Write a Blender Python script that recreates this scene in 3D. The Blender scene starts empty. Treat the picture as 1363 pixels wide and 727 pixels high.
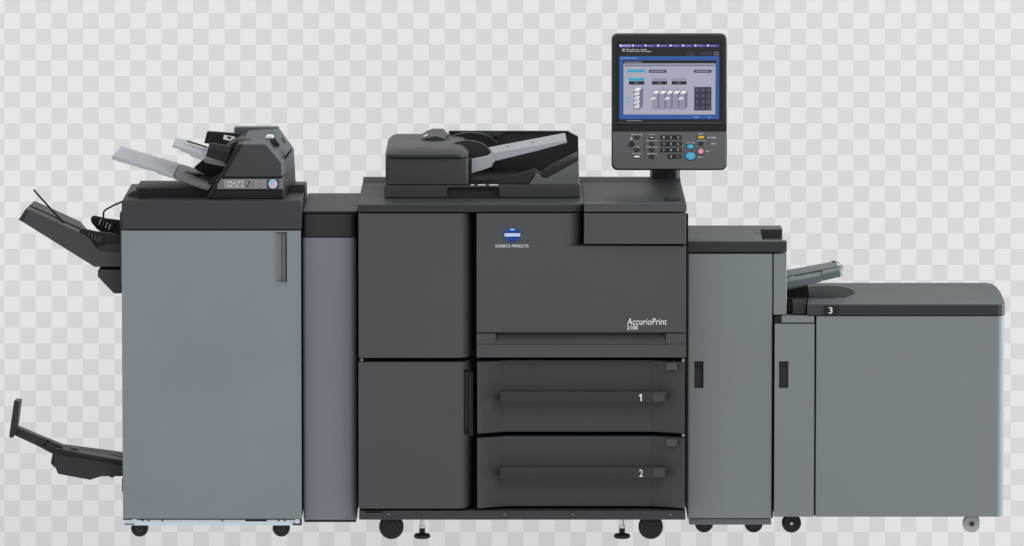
import bpy, bmesh, math
from mathutils import Vector, Matrix

scene = bpy.context.scene
COL = scene.collection

# ------------------------------------------------------------------ camera
S = 0.00206                       # metres per photograph pixel at the printer's front
DIST = 20.0
PITCH = math.radians(6.0)
W, H = 1363.0, 727.0
ZC = 0.741
FWD = Vector((0, math.cos(PITCH), -math.sin(PITCH)))
UP = Vector((0, math.sin(PITCH), math.cos(PITCH)))
CAM = Vector((0, 0, ZC)) - FWD * DIST
cd = bpy.data.cameras.new('camera')
cam = bpy.data.objects.new('camera', cd)
COL.objects.link(cam)
cam.location = CAM
cam.rotation_euler = (math.radians(90) - PITCH, 0, 0)
cd.sensor_width = 36.0
cd.lens = 36.0 * DIST / (W * S)
cd.clip_end = 200.0
scene.camera = cam

# ------------------------------------------------------------------ light (soft studio light, no sun)
world = bpy.data.worlds.new('World')
scene.world = world
world.use_nodes = True
bg = world.node_tree.nodes['Background']
bg.inputs[0].default_value = (1.0, 1.0, 1.0, 1)
bg.inputs[1].default_value = 0.84
scene.view_settings.view_transform = 'Standard'
scene.view_settings.look = 'None'
scene.view_settings.exposure = 0.0
scene.view_settings.gamma = 1.0


def area_light(name, loc, target, sx, sy, power, col=(1, 1, 1)):
    l = bpy.data.lights.new(name, 'AREA')
    l.shape = 'RECTANGLE'
    l.size = sx
    l.size_y = sy
    l.energy = power
    l.color = col
    o = bpy.data.objects.new(name, l)
    COL.objects.link(o)
    o.location = loc
    d = Vector(target) - Vector(loc)
    o.rotation_euler = d.to_track_quat('-Z', 'Y').to_euler()
    return o


area_light('softbox_key', (3.2, -6.5, 4.8), (0.1, 0.2, 0.6), 3.0, 2.4, 140, (1.0, 0.985, 0.96))
area_light('softbox_fill', (-4.5, -6.5, 3.2), (0, 0.2, 0.6), 3.0, 3.0, 20, (0.96, 0.98, 1.0))
area_light('softbox_top', (0, 0.3, 4.6), (0, 0.35, 0.8), 5.5, 1.6, 14, (1, 1, 1))
area_light('softbox_rim', (5.0, 1.0, 1.7), (1.2, -0.6, 0.6), 0.8, 2.4, 62, (0.92, 0.97, 1.0)).data.spread = math.radians(60)

# ------------------------------------------------------------------ projection helpers (photo pixel -> metres at a given depth)
def ray(px, py):
    return FWD * DIST + Vector(((px - W / 2) * S, 0, 0)) + UP * ((H / 2 - py) * S)


def P(px, py, y):
    d = ray(px, py)
    t = (y - CAM.y) / d.y
    return CAM + d * t


def PZ(px, py, z):
    d = ray(px, py)
    t = (z - CAM.z) / d.z
    return CAM + d * t


def Yz(py, z):
    return PZ(W / 2, py, z).y


# ------------------------------------------------------------------ materials
MATS = {}


def lin(c):
    return tuple((v / 255.0 / 12.92) if v / 255.0 <= 0.04045 else ((v / 255.0 + 0.055) / 1.055) ** 2.4 for v in c)


def mat(name, rgb, rough=0.5, metal=0.0, grain=0.15, var=0.03, emit=0.0, spec=0.28, coat=0.0, alpha=1.0, trans=0.0):
    if name in MATS:
        return MATS[name]
    m = bpy.data.materials.new(name)
    m.use_nodes = True
    nt = m.node_tree
    b = nt.nodes['Principled BSDF']
    c = lin(rgb)
    b.inputs['Roughness'].default_value = rough
    b.inputs['Metallic'].default_value = metal
    b.inputs['Specular IOR Level'].default_value = spec
    b.inputs['Coat Weight'].default_value = coat
    b.inputs['Transmission Weight'].default_value = trans
    if emit > 0:
        b.inputs['Base Color'].default_value = (0.01, 0.01, 0.012, 1)
        b.inputs['Emission Color'].default_value = (*c, 1)
        b.inputs['Emission Strength'].default_value = emit
        MATS[name] = m
        return m
    tc = nt.nodes.new('ShaderNodeTexCoord')
    if var > 0:
        n = nt.nodes.new('ShaderNodeTexNoise')
        n.inputs['Scale'].default_value = 3.0
        n.inputs['Detail'].default_value = 4.0
        nt.links.new(tc.outputs['Object'], n.inputs['Vector'])
        r = nt.nodes.new('ShaderNodeValToRGB')
        e = r.color_ramp.elements
        e[0].position = 0.3
        e[1].position = 0.7
        e[0].color = tuple(x * (1 - var) for x in c) + (1,)
        e[1].color = (c[0] * (1 + var * 0.5), c[1] * (1 + var * 0.8), c[2] * (1 + var * 1.4), 1)
        nt.links.new(n.outputs['Fac'], r.inputs['Fac'])
        nt.links.new(r.outputs['Color'], b.inputs['Base Color'])
        n3 = nt.nodes.new('ShaderNodeTexNoise')
        n3.inputs['Scale'].default_value = 9.0
        n3.inputs['Detail'].default_value = 5.0
        nt.links.new(tc.outputs['Object'], n3.inputs['Vector'])
        mr = nt.nodes.new('ShaderNodeMapRange')
        mr.inputs['From Min'].default_value = 0.3
        mr.inputs['From Max'].default_value = 0.7
        mr.inputs['To Min'].default_value = rough * 0.96
        mr.inputs['To Max'].default_value = min(1, rough * 1.05)
        nt.links.new(n3.outputs['Fac'], mr.inputs['Value'])
        nt.links.new(mr.outputs['Result'], b.inputs['Roughness'])
    else:
        b.inputs['Base Color'].default_value = (*c, 1)
    if grain > 0:
        n2 = nt.nodes.new('ShaderNodeTexNoise')
        n2.inputs['Scale'].default_value = 420.0
        n2.inputs['Detail'].default_value = 2.0
        nt.links.new(tc.outputs['Object'], n2.inputs['Vector'])
        bp = nt.nodes.new('ShaderNodeBump')
        bp.inputs['Strength'].default_value = grain
        bp.inputs['Distance'].default_value = 0.0006
        nt.links.new(n2.outputs['Fac'], bp.inputs['Height'])
        nt.links.new(bp.outputs['Normal'], b.inputs['Normal'])
    MATS[name] = m
    return m


PALE = mat('blue_grey_paint', (120, 128, 133), 0.5, var=0.04)
PALE3 = mat('green_grey_paint', (116, 123, 126), 0.5, var=0.035)
PALE2 = mat('slate_blue_paint', (115, 121, 128), 0.45, var=0.04)
BODY = mat('charcoal_plastic', (68, 72, 75), 0.5)
DRAWER = mat('drawer_plastic', (60, 64, 67), 0.5)
BAND = mat('dark_band_plastic', (51, 55, 59), 0.5)
BAND2 = mat('deep_band_plastic', (40, 44, 47), 0.45)
LIDM = mat('lid_plastic', (50, 56, 58), 0.5, spec=0.2)
LIDP = mat('pale_lid_plastic', (66, 73, 76), 0.5, spec=0.2)
FEED = mat('feeder_plastic', (56, 60, 63), 0.5)
FEEDT = mat('feeder_lid_plastic', (50, 57, 59), 0.42, spec=0.2)
LIDI = mat('inserter_hood_plastic', (78, 86, 90), 0.5, spec=0.2)
HANDLE = mat('handle_plastic', (44, 48, 51), 0.42)
PIN = mat('hinge_pin_plastic', (128, 132, 134), 0.4, grain=0, var=0)
SHADE = mat('painted_tray_shade', (51, 56, 58), 0.8, spec=0.05)  # dark tone of the painted shadow under the bypass tray
BLACK = mat('black_plastic', (19, 21, 22), 0.5)
BLACK2 = mat('soft_black_plastic', (38, 41, 43), 0.5)
GAP = mat('seam_black', (6, 7, 8), 0.8, grain=0, var=0)
TRAY = mat('light_grey_tray', (160, 165, 172), 0.4, var=0.03)
TRAYD = mat('mid_grey_tray', (92, 96, 99), 0.45)
TRAYM = mat('slate_tray', (104, 108, 112), 0.42)
OUTT = mat('output_tray_plastic', (58, 62, 64), 0.5)
FEEDW = mat('exit_wedge_plastic', (92, 97, 100), 0.45)
BYP = mat('bypass_plastic', (90, 98, 101), 0.45)
STEEL = mat('zinc_steel', (205, 215, 222), 0.35, metal=0.35, var=0.06)
CHROME = mat('bright_steel', (200, 203, 206), 0.22, metal=1.0, grain=0, var=0)
RUBBER = mat('black_rubber', (22, 22, 23), 0.55)
NYLON = mat('pale_nylon', (168, 172, 174), 0.35, var=0.08)
WHITE = mat('white_ink', (226, 229, 231), 0.6, grain=0, var=0)
STICK = mat('white_sticker', (222, 225, 228), 0.5, grain=0, var=0)
BLUE = mat('emblem_blue', (18, 76, 168), 0.35, grain=0, var=0)
NAVY = mat('emblem_navy', (16, 38, 110), 0.35, grain=0, var=0)
PALEBL = mat('emblem_pale', (182, 198, 228), 0.4, grain=0, var=0)
PANEL = mat('panel_black_plastic', (32, 34, 34), 0.38)
PANELB = mat('panel_gloss_black', (20, 22, 23), 0.25, grain=0, var=0)
PANELG = mat('panel_grey_plastic', (94, 97, 99), 0.5)
KEYD = mat('key_dark', (40, 42, 44), 0.45, grain=0, var=0)
KEYC = mat('key_cyan', (78, 176, 214), 0.4, grain=0, var=0)
KEYP = mat('key_pink', (228, 160, 172), 0.4, grain=0, var=0)
KEYY = mat('key_yellow', (214, 182, 60), 0.4, grain=0, var=0)
BROWN = mat('brown_black_plastic', (48, 42, 40), 0.5)
STRIP = mat('operation_strip_grey', (108, 111, 114), 0.45, grain=0, var=0)
STRIP2 = mat('operation_pad_grey', (138, 140, 143), 0.45, grain=0, var=0)
LEDP = mat('operation_dark', (58, 58, 64), 0.4, grain=0, var=0)
ICONB = mat('icon_blue', (122, 190, 222), 0.4, grain=0, var=0)
ICONP = mat('icon_pink', (204, 172, 206), 0.4, grain=0, var=0)


# ------------------------------------------------------------------ shapes: each is (verts, faces) in world metres
def loft_pts(A, B):
    n = len(A)
    assert len(B) == n
    v = [Vector(a) for a in A] + [Vector(b) for b in B]
    f = [list(range(n)), [n + i for i in range(n)]]
    for i in range(n):
        j = (i + 1) % n
        f.append([i, j, n + j, n + i])
    return v, f


def prism(pts, y0, y1):
    A = [P(a, b, y0) for a, b in pts]
    B = [Vector((p.x, y1, p.z)) for p in A]
    return loft_pts(A, B)


def loft(ptsA, yA, ptsB, yB):
    return loft_pts([P(a, b, yA) for a, b in ptsA], [P(a, b, yB) for a, b in ptsB])


def wbox(x0, x1, y0, y1, z0, z1):
    A = [(x0, y0, z0), (x1, y0, z0), (x1, y0, z1), (x0, y0, z1)]
    B = [(x0, y1, z0), (x1, y1, z0), (x1, y1, z1), (x0, y1, z1)]
    return loft_pts(A, B)


def bx(px0, px1, py0, py1, y0, y1):
    m = (py0 + py1) / 2
    return wbox(P(px0, m, y0).x, P(px1, m, y0).x, y0, y1, P(W / 2, py1, y0).z, P(W / 2, py0, y0).z)


def plan(pts, z0, z1):
    """pts: (x, y) world metres"""
    return loft_pts([(a, b, z0) for a, b in pts], [(a, b, z1) for a, b in pts])


def plan_px(pts, py0, py1, yref, pm=None):
    """pts: (px, y); vertical extent py0..py1 measured at depth yref; px read at the front plane yref"""
    pm = (py0 + py1) / 2 if pm is None else pm
    q = [(P(a, pm, yref).x, y) for a, y in pts]
    return plan(q, P(W / 2, py1, yref).z, P(W / 2, py0, yref).z)


def disc(cx, cy, rx, ry, y0, y1, n=40):
    return prism([(cx + rx * math.cos(2 * math.pi * i / n), cy + ry * math.sin(2 * math.pi * i / n)) for i in range(n)], y0, y1)


def rrect(px0, px1, py0, py1, r, n=6):
    pts = []
    for cx, cy, a0 in ((px1 - r, py0 + r, -90), (px1 - r, py1 - r, 0), (px0 + r, py1 - r, 90), (px0 + r, py0 + r, 180)):
        for i in range(n + 1):
            a = math.radians(a0 + 90 * i / n)
            pts.append((cx + r * math.cos(a), cy + r * math.sin(a)))
    return pts


def lathe(cx, cy_axis, prof, n=36):
    """vertical axis: prof = [(r, z)]"""
    v, f = [], []
    for r, z in prof:
        for i in range(n):
            a = 2 * math.pi * i / n
            v.append(Vector((cx + r * math.cos(a), cy_axis + r * math.sin(a), z)))
    for k in range(len(prof) - 1):
        for i in range(n):
            j = (i + 1) % n
            f.append([k * n + i, k * n + j, (k + 1) * n + j, (k + 1) * n + i])
    f.append(list(range(n)))
    f.append([(len(prof) - 1) * n + i for i in range(n)])
    return v, f


def ywheel(c, prof, n=48):
    """axis along y, prof=[(r, y)]"""
    v, f = [], []
    for r, y in prof:
        for i in range(n):
            a = 2 * math.pi * i / n
            v.append(Vector((c.x + r * math.cos(a), c.y + y, c.z + r * math.sin(a))))
    for k in range(len(prof) - 1):
        for i in range(n):
            j = (i + 1) % n
            f.append([k * n + i, k * n + j, (k + 1) * n + j, (k + 1) * n + i])
    f.append(list(range(n)))
    f.append([(len(prof) - 1) * n + i for i in range(n)])
    return v, f


def tube(path, r, n=12):
    path = [Vector(p) for p in path]
    v, f = [], []
    for k, p in enumerate(path):
        if k == 0:
            d = path[1] - p
        elif k == len(path) - 1:
            d = p - path[k - 1]
        else:
            d = (path[k + 1] - p).normalized() + (p - path[k - 1]).normalized()
        d.normalize()
        a = d.cross(Vector((0, 1, 0.01))).normalized()
        b = d.cross(a).normalized()
        for i in range(n):
            t = 2 * math.pi * i / n
            v.append(p + a * (r * math.cos(t)) + b * (r * math.sin(t)))
    for k in range(len(path) - 1):
        for i in range(n):
            j = (i + 1) % n
            f.append([k * n + i, k * n + j, (k + 1) * n + j, (k + 1) * n + i])
    f.append(list(range(n)))
    f.append([(len(path) - 1) * n + i for i in range(n)])
    return v, f


def lettering_shape(txt, px0, px1, py0, py1, y, shear=0.0, thick=0.0005, bold=0.0):
    cu = bpy.data.curves.new('lettering', 'FONT')
    cu.body = txt
    cu.shear = shear
    cu.offset = bold
    cu.resolution_u = 4
    o = bpy.data.objects.new('lettering', cu)
    COL.objects.link(o)
    dg = bpy.context.evaluated_depsgraph_get()
    dg.update()
    me = bpy.data.meshes.new_from_object(o.evaluated_get(dg))
    vs = [v.co.copy() for v in me.vertices]
    fs = [list(p.vertices) for p in me.polygons]
    bpy.data.objects.remove(o)
    bpy.data.curves.remove(cu)
    bpy.data.meshes.remove(me)
    x0, x1 = min(v.x for v in vs), max(v.x for v in vs)
    y0, y1 = min(v.y for v in vs), max(v.y for v in vs)
    A, B = P(px0, py1, y), P(px1, py0, y)
    out = []
    for v in vs:
        out.append(Vector((A.x + (v.x - x0) / (x1 - x0) * (B.x - A.x), y - thick, A.z + (v.y - y0) / (y1 - y0) * (B.z - A.z))))
    return out, fs


# ------------------------------------------------------------------ object builders
def to_bm(shapes, org):
    bm = bmesh.new()
    for sh in shapes:
        (v, f), mi = sh
        bv = [bm.verts.new(Vector(p) - org) for p in v]
        for fc in f:
            try:
                nf = bm.faces.new([bv[i] for i in fc])
                nf.material_index = mi
            except ValueError:
                pass
    bmesh.ops.recalc_face_normals(bm, faces=bm.faces)
    return bm


ORG = {}


def thing(name, label, cat, loc):
    o = bpy.data.objects.new(name, None)
    o.empty_display_size = 0.1
    COL.objects.link(o)
    o.location = loc
    o['label'] = label
    o['category'] = cat
    ORG[o] = Vector(loc)
    return o


def part(name, shapes, m, parent=None, bevel=0.002, seg=2, smooth=True, cuts=None, ang=30, label=None, recalc=True):
    """shapes: list of (verts, faces) or ((verts, faces), material)"""
    mats = []
    lst = []
    for sh in shapes:
        if isinstance(sh[1], bpy.types.Material):
            g, mm = sh
        else:
            g, mm = sh, m
        if mm not in mats:
            mats.append(mm)
        lst.append((g, mats.index(mm)))
    org = ORG[parent] if parent is not None else Vector((0, 0, 0))
    bm = to_bm(lst, org)
    me = bpy.data.meshes.new(name)
    bm.to_mesh(me)
    bm.free()
    for mm in mats:
        me.materials.append(mm)
    o = bpy.data.objects.new(name, me)
    COL.objects.link(o)
    if cuts:
        cb = to_bm([(c, 0) for c in cuts], org)
        cm = bpy.data.meshes.new('cut')
        cb.to_mesh(cm)
        cb.free()
        co = bpy.data.objects.new('cut', cm)
        COL.objects.link(co)
        md = o.modifiers.new('cut', 'BOOLEAN')
        md.operation = 'DIFFERENCE'
        md.solver = 'EXACT'
        md.use_self = True
        md.object = co
        dg = bpy.context.evaluated_depsgraph_get()
        dg.update()
        nm = bpy.data.meshes.new_from_object(o.evaluated_get(dg))
        o.modifiers.clear()
        o.data = nm
        nm.name = name
        bpy.data.meshes.remove(me)
        me = nm
        bpy.data.objects.remove(co)
        bpy.data.meshes.remove(cm)
    if cuts:
        smooth = False
        me.polygons.foreach_set('use_smooth', [False] * len(me.polygons))
    if smooth:
        me.polygons.foreach_set('use_smooth', [True] * len(me.polygons))
    if bevel > 0:
        b = o.modifiers.new('edge', 'BEVEL')
        b.width = bevel
        b.segments = seg
        b.limit_method = 'ANGLE'
        b.angle_limit = math.radians(ang)
        b.harden_normals = smooth
        b.use_clamp_overlap = True
    elif smooth:
        me.set_sharp_from_angle(angle=math.radians(35))
    if parent is not None:
        o.parent = parent
    ORG[o] = org
    if label:
        o['label'] = label
    return o


def caster(parent, px, py_bottom, rpx, m=RUBBER, hub=BLACK2, top_py=690, width=0.03, hubr=0.45, axle=BLACK):
    y = Yz(py_bottom, 0.0)
    r = rpx * S
    c = P(px, py_bottom, y)
    c = Vector((c.x, y, r))
    fork = part('caster', [wbox(c.x - r * 0.45, c.x + r * 0.45, y - 0.004 + width * 0.5 + 0.004, y + width * 0.5 + 0.012, r * 0.8, max(r * 1.2, P(px, top_py, y).z + 0.01)),
                           wbox(c.x - r * 0.6, c.x + r * 0.6, y - 0.02, y + 0.03, P(px, top_py, y).z + 0.004, P(px, top_py, y).z + 0.012)],
                BLACK2, parent, 0.001)
    h = width / 2
    part('wheel', [ywheel(c, [(r * 0.3, -h), (r * 0.86, -h), (r * 0.96, -h + 0.003), (r, -h + 0.008), (r, h - 0.008), (r * 0.96, h - 0.003), (r * 0.86, h), (r * 0.3, h)])], m, fork, 0)
    part('hub', [ywheel(c, [(r * hubr, -h - 0.002), (r * hubr, -h + 0.004)]),
                 (ywheel(c, [(r * 0.14, -h - 0.004), (r * 0.14, -h + 0.004)]), axle)], hub, fork, 0.0006)
    return fork


# ================================================================== SETTING: checked backdrop
bdY = 2.3
pc = 20.93
t_bd = (bdY + DIST) / DIST
bm_ = bmesh.new()
hw, hh = 4.0, 3.0
vs = [bm_.verts.new(p) for p in ((-hw, -hh, 0), (hw, -hh, 0), (hw, hh, 0), (-hw, hh, 0))]
bm_.faces.new(vs)
me_ = bpy.data.meshes.new('backdrop')
bm_.to_mesh(me_)
bm_.free()
backdrop = bpy.data.objects.new('backdrop', me_)
COL.objects.link(backdrop)
backdrop.location = CAM + FWD * (DIST + bdY)
backdrop.rotation_euler = (math.radians(90) - PITCH, 0, 0)
backdrop['kind'] = 'structure'
sol = backdrop.modifiers.new('thickness', 'SOLIDIFY')
sol.thickness = 0.01
mb = bpy.data.materials.new('checked_paper')
mb.use_nodes = True
nt = mb.node_tree
b = nt.nodes['Principled BSDF']
b.inputs['Roughness'].default_value = 0.95
b.inputs['Specular IOR Level'].default_value = 0.0
tc = nt.nodes.new('ShaderNodeTexCoord')
mp = nt.nodes.new('ShaderNodeMapping')
cell = pc * S * t_bd
ck = nt.nodes.new('ShaderNodeTexChecker')
ck.inputs['Scale'].default_value = 1.0 / cell
# a cell corner lies at photo (1073.2, 17.7)
ox = (1073.2 - W / 2) * S * t_bd
oy = (H / 2 - 17.7) * S * t_bd
mp.inputs['Location'].default_value = (-ox + 200 * cell, -oy + 200 * cell, 0.5 * cell)
nt.links.new(tc.outputs['Object'], mp.inputs['Vector'])
nt.links.new(mp.outputs['Vector'], ck.inputs['Vector'])
ck.inputs['Color1'].default_value = (*lin((224, 224, 224)), 1)
ck.inputs['Color2'].default_value = (*lin((239, 239, 239)), 1)
nt.links.new(ck.outputs['Color'], b.inputs['Base Color'])
me_.materials.append(mb)

# ================================================================== FINISHER (leftmost cabinet)
yf = 0.03
fin = thing('finisher', 'tall blue-grey finisher cabinet at the left end with two output trays on its side', 'finisher', (P(282, 700, yf).x, yf, 0))
FD = 0.50
zft = P(282, 267, yf).z
part('cabinet', [bx(164, 400.5, 308, 692, yf + 0.02, yf + FD)], PALE, fin, 0.003)
part('top_cover', [bx(162, 401.5, 267, 306, yf, yf + FD)], BAND, fin, 0.004, 3,
     cuts=[bx(183, 200, 261.5, 269, yf + 0.03, yf + 0.06)] and None)
part('slot', [wbox(P(183, 265, yf).x, P(200, 265, yf).x, Yz(265, zft), Yz(263.6, zft), zft - 0.002, zft + 0.0012)], GAP, fin, 0)
door = part('front_door', [bx(162.6, 401, 307.2, 690.5, yf - 0.002, yf + 0.018)], PALE, fin, 0.002,
            cuts=[bx(367, 381.5, 309.5, 376.5, yf - 0.02, yf + 0.014)])
part('door_handle', [bx(364.6, 383.2, 307.8, 309.2, yf - 0.0035, yf + 0.005), bx(364.6, 383.2, 376.8, 378.2, yf - 0.0035, yf + 0.005),
                     bx(364.6, 366.8, 307.9, 378, yf - 0.0033, yf + 0.005),
                     (plan_px([(367, yf + 0.0), (367, yf + 0.013), (375, yf + 0.013), (372, yf + 0.010), (369, yf + 0.004)], 309.5, 376.5, yf), PALE),
                     (bx(376.5, 380.8, 309.8, 376.2, yf + 0.004, yf + 0.013), TRAYD),
                     (bx(380.6, 381.4, 309.6, 376.4, yf - 0.001, yf + 0.0135), BLACK)], PALE, door, 0.001)
part('base_rail', [bx(165.5, 400, 692, 699.5, yf + 0.012, yf + FD - 0.05), bx(163.5, 182, 691.3, 693.2, yf, yf + 0.03),
                   bx(393, 401, 691, 699, yf + 0.004, yf + 0.05)], STEEL, fin, 0.002,
     cuts=[bx(326, 355, 692.3, 696.2, yf - 0.02, yf + 0.05)])
part('latch_slot', [bx(325, 356, 692.6, 696.4, yf + 0.03, yf + 0.04)], BLACK2, fin, 0)
for sx_ in (190, 198, 216, 296, 371, 379):
    part('screw', [disc(sx_, 693.2, 1.1, 1.1, yf + 0.009, yf + 0.02, 14)], BLACK2, fin, 0)
part('rail_bracket', [bx(163.6, 176, 691.0, 692.2, yf - 0.001, yf + 0.02), bx(165.8, 179, 697.4, 698.6, yf + 0.010, yf + 0.03)], BLACK2, fin, 0.0005)
part('rail_bracket', [bx(390, 400.6, 697.2, 699.4, yf + 0.002, yf + 0.03), bx(399.0, 401.4, 691.2, 699.3, yf + 0.001, yf + 0.03)], BLACK2, fin, 0.0005)
caster(fin, 186, 714, 11.6, top_py=699)
caster(fin, 374.5, 714, 11.6, top_py=699)
# paper exit housing and rear block on the top cover
yb = Yz(261.8, zft)
part('exit_housing', [loft_pts([P(183, 263.8, yb), P(290, 263.8, yb), P(290, 250, yb), P(180.5, 250, yb)],
                               [P(189, 254, yb + 0.2), P(294, 254, yb + 0.2), P(294, 240.5, yb + 0.2), P(187, 240.5, yb + 0.2)]),
                      (bx(185, 288, 251.5, 262, yb - 0.004, yb), BLACK)], OUTT, fin, 0.003)
part('exit_slot', [prism([(184, 251.6), (291, 251.6), (291, 264), (184, 264)], yb - 0.006, yb - 0.0045)], BLACK, fin, 0)
part('hinge_lug', [prism([(166, 265.6), (171, 258), (177, 254.5), (183, 254.5), (183, 265.6)], yf + 0.12, yf + 0.17)], BAND2, fin, 0.002)
ybl = yf + 0.24
part('rear_block', [loft_pts([P(366, 268, ybl), P(405.6, 268, ybl), P(405.6, 245.8, ybl), P(366, 245.8, ybl)],
                             [P(366, 262, yf + FD), P(409, 262, yf + FD), P(408.5, 241.6, yf + FD), P(366, 241.6, yf + FD)])], BLACK2, fin, 0.003)
part('side_cover', [bx(159.6, 163, 283, 376, yf + 0.06, yf + 0.3)], BAND, fin, 0.003)

# upper output tray
t1a, t1b = yf + 0.06, yf + 0.34
frontA = [(25, 292.5), (35, 277.5), (113.5, 313.5), (121, 320), (128, 330), (134, 334.5), (161.5, 336), (161.5, 354.8), (126, 355.5)]
up_tray = part('output_tray', [
    prism(frontA, t1a, t1a + 0.012),
    loft([(35.4, 278.2), (113, 314), (121, 321), (127, 331), (134, 336), (161.4, 337.4), (161.4, 353), (124, 353), (28, 291)], t1a + 0.011,
         [(46.8, 267.4), (106.6, 294.6), (114, 303), (122, 313), (130, 318), (161.4, 320), (161.4, 338), (124, 338), (44, 279)], t1b)], OUTT, fin, 0.002)
part('tray_channel', [loft([(39.4, 274.0), (110.6, 306.8), (110.6, 308.4), (39.4, 275.6)], t1a + 0.10, [(40.6, 273.0), (110, 304.8), (110, 306.4), (40.6, 274.6)], t1a + 0.125)], GAP, up_tray, 0)
part('end_cap', [loft([(24.6, 293), (33.6, 278.6), (37.5, 280), (30, 295.5)], t1a - 0.003, [(36, 281.5), (45.5, 267.3), (49, 269), (40, 284)], t1b + 0.004)], BLACK2, up_tray, 0.002)
yw = t1a + 0.08
part('guide_wire', [tube([P(44.7, 252.4, yw), P(52, 261, yw), P(84.5, 296.4, yw), P(90, 302, yw)], 0.0027)], BLACK, up_tray, 0)


def paddle(px, py, yy, rib_glints):
    pts = [(px + 2, py + 4), (px, py - 1), (px + 1.5, py - 5), (px + 5, py - 6), (px + 22, py - 2), (px + 42, py), (160.5, py + 4), (160.5, py + 23), (136, py + 22), (px + 18, py + 18), (px + 9, py + 12)]
    pts = [(min(a, 160.5), c) for a, c in pts]
    o = part('paper_paddle', [prism(pts, yy, yy + 0.02)], BLACK, up_tray, 0.003)
    for i, (w0, mm) in enumerate(rib_glints):
        a, c = px + 11 + i * 4.2, py + 1.5 + i * 2.2
        part('rib_glint', [prism([(a + 2.6, c - 3), (a + 2.6 + w0, c - 2.6), (a + w0, c + 4.4), (a, c + 4)], yy - 0.008, yy + 0.002)], mm, o, 0.0008)  # pale rib colours paint reflections on the black paddle
    part('paddle_grip', [prism([(px + 25, py + 2), (px + 32, py + 4), (px + 29, py + 13), (px + 21, py + 10)], yy - 0.006, yy + 0.002)], BLACK2, o, 0.001)
    return o


paddle(120.3, 293.5, t1a + 0.17, [(1.0, STICK), (1.3, TRAYD), (1.0, STICK), (1.3, STICK)])
paddle(105.3, 310.5, t1a + 0.0125, [(0.9, TRAYD), (0.9, TRAYD), (0.9, TRAYD)])
part('tray_floor', [loft([(126, 332), (132, 328), (142, 325), (162, 324), (162, 338), (130, 338)], t1a + 0.004, [(128, 328), (133, 325), (142, 321), (162, 319), (162, 330), (132, 330)], t1a + 0.1)], BLACK2, up_tray, 0.002)
yw = t1a + 0.2
part('hook_wire', [tube([P(137.6, 291, yw), P(137.8, 284, yw), P(138.6, 281.2, yw), P(141, 279, yw), P(152, 273, yw), P(163.5, 268.2, yw)], 0.0026)], BLACK, fin, 0)
lb = part('tray_lift', [prism([(130, 360), (134, 358.6), (158, 358.6), (161.8, 360), (161.8, 391), (151.5, 391), (130, 368.5)], t1a + 0.01, t1b),
                        (prism([(134, 354.8), (161, 354.8), (161, 359), (133, 359)], t1a + 0.03, t1b - 0.03), GAP)], BAND, fin, 0.003)
part('screw', [disc(142.5, 358.4, 0.9, 0.7, t1a + 0.026, t1a + 0.03, 12)], CHROME, lb, 0)

# lower booklet tray
q0, q1 = yf + 0.08, yf + 0.33
bk = part('booklet_tray', [
    loft([(73.5, 603), (164, 618.5), (164, 634.2), (135, 634.2), (120, 639), (77, 631), (73.5, 622)], q0,
         [(82, 592.5), (165, 603.5), (165, 622), (135, 622), (120, 627), (84, 620), (82, 610)], q1),
    (prism([(67.3, 617), (70.5, 601), (76, 601.5), (75, 623.5), (71, 621)], q0 + 0.03, q1 - 0.03), BLACK2),
    (prism([(150, 633), (152, 636), (148, 636), (142, 633)], q0 + 0.02, q0 + 0.06), BLACK2)], BAND2, fin, 0.003)
part('tray_edge', [loft([(70.5, 598.8), (74, 597), (164.5, 614.2), (164.5, 618.2), (73, 604)], q0 - 0.004, [(72.5, 598), (75, 596.4), (164.5, 612), (164.5, 616), (74, 602)], q0 + 0.02)], BLACK, bk, 0.002)
part('tray_rail', [loft([(81, 596.6), (164.5, 608), (164.5, 614), (86, 603)], q1 - 0.09, [(81, 590.6), (164.5, 601.6), (164.5, 608), (84, 598)], q1 + 0.003)], BLACK, bk, 0.002)
part('tray_lever', [prism([(91, 594.6), (103, 597), (104.5, 599.6), (101, 599.6), (92, 597)], q1 - 0.1, q1 - 0.085)], TRAYD, bk, 0.001)
ya = q0 + 0.09
arm = part('tray_arm', [prism([(22, 568.6), (56, 583.2), (82, 593.6), (84, 601), (70, 604.5), (50, 593.8), (20, 580)], ya, ya + 0.05),
                        (prism([(54, 584.6), (70, 591), (80, 598), (70, 603), (50, 594)], ya - 0.008, ya + 0.03), BLACK2),
                        (prism([(58, 589.5), (61.5, 591), (60, 594.6), (57, 593)], ya - 0.010, ya), GAP),
                        (prism([(62, 585.4), (66, 587), (65, 590), (61, 588.4)], ya - 0.010, ya), GAP)], BAND2, fin, 0.002)
part('stop_plate', [loft([(18.8, 533), (26, 534.5), (22, 575), (17, 583), (12.4, 582.6), (12.2, 579)], ya - 0.06,
                         [(22, 530.2), (29.6, 531), (24.5, 571), (20, 580), (15, 579), (15, 576)], ya + 0.09)], BLACK2, arm, 0.002)
part('side_latch', [bx(162.3, 165, 637, 654.5, yf + 0.05, yf + 0.09)], BLACK, fin, 0.001)

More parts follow.
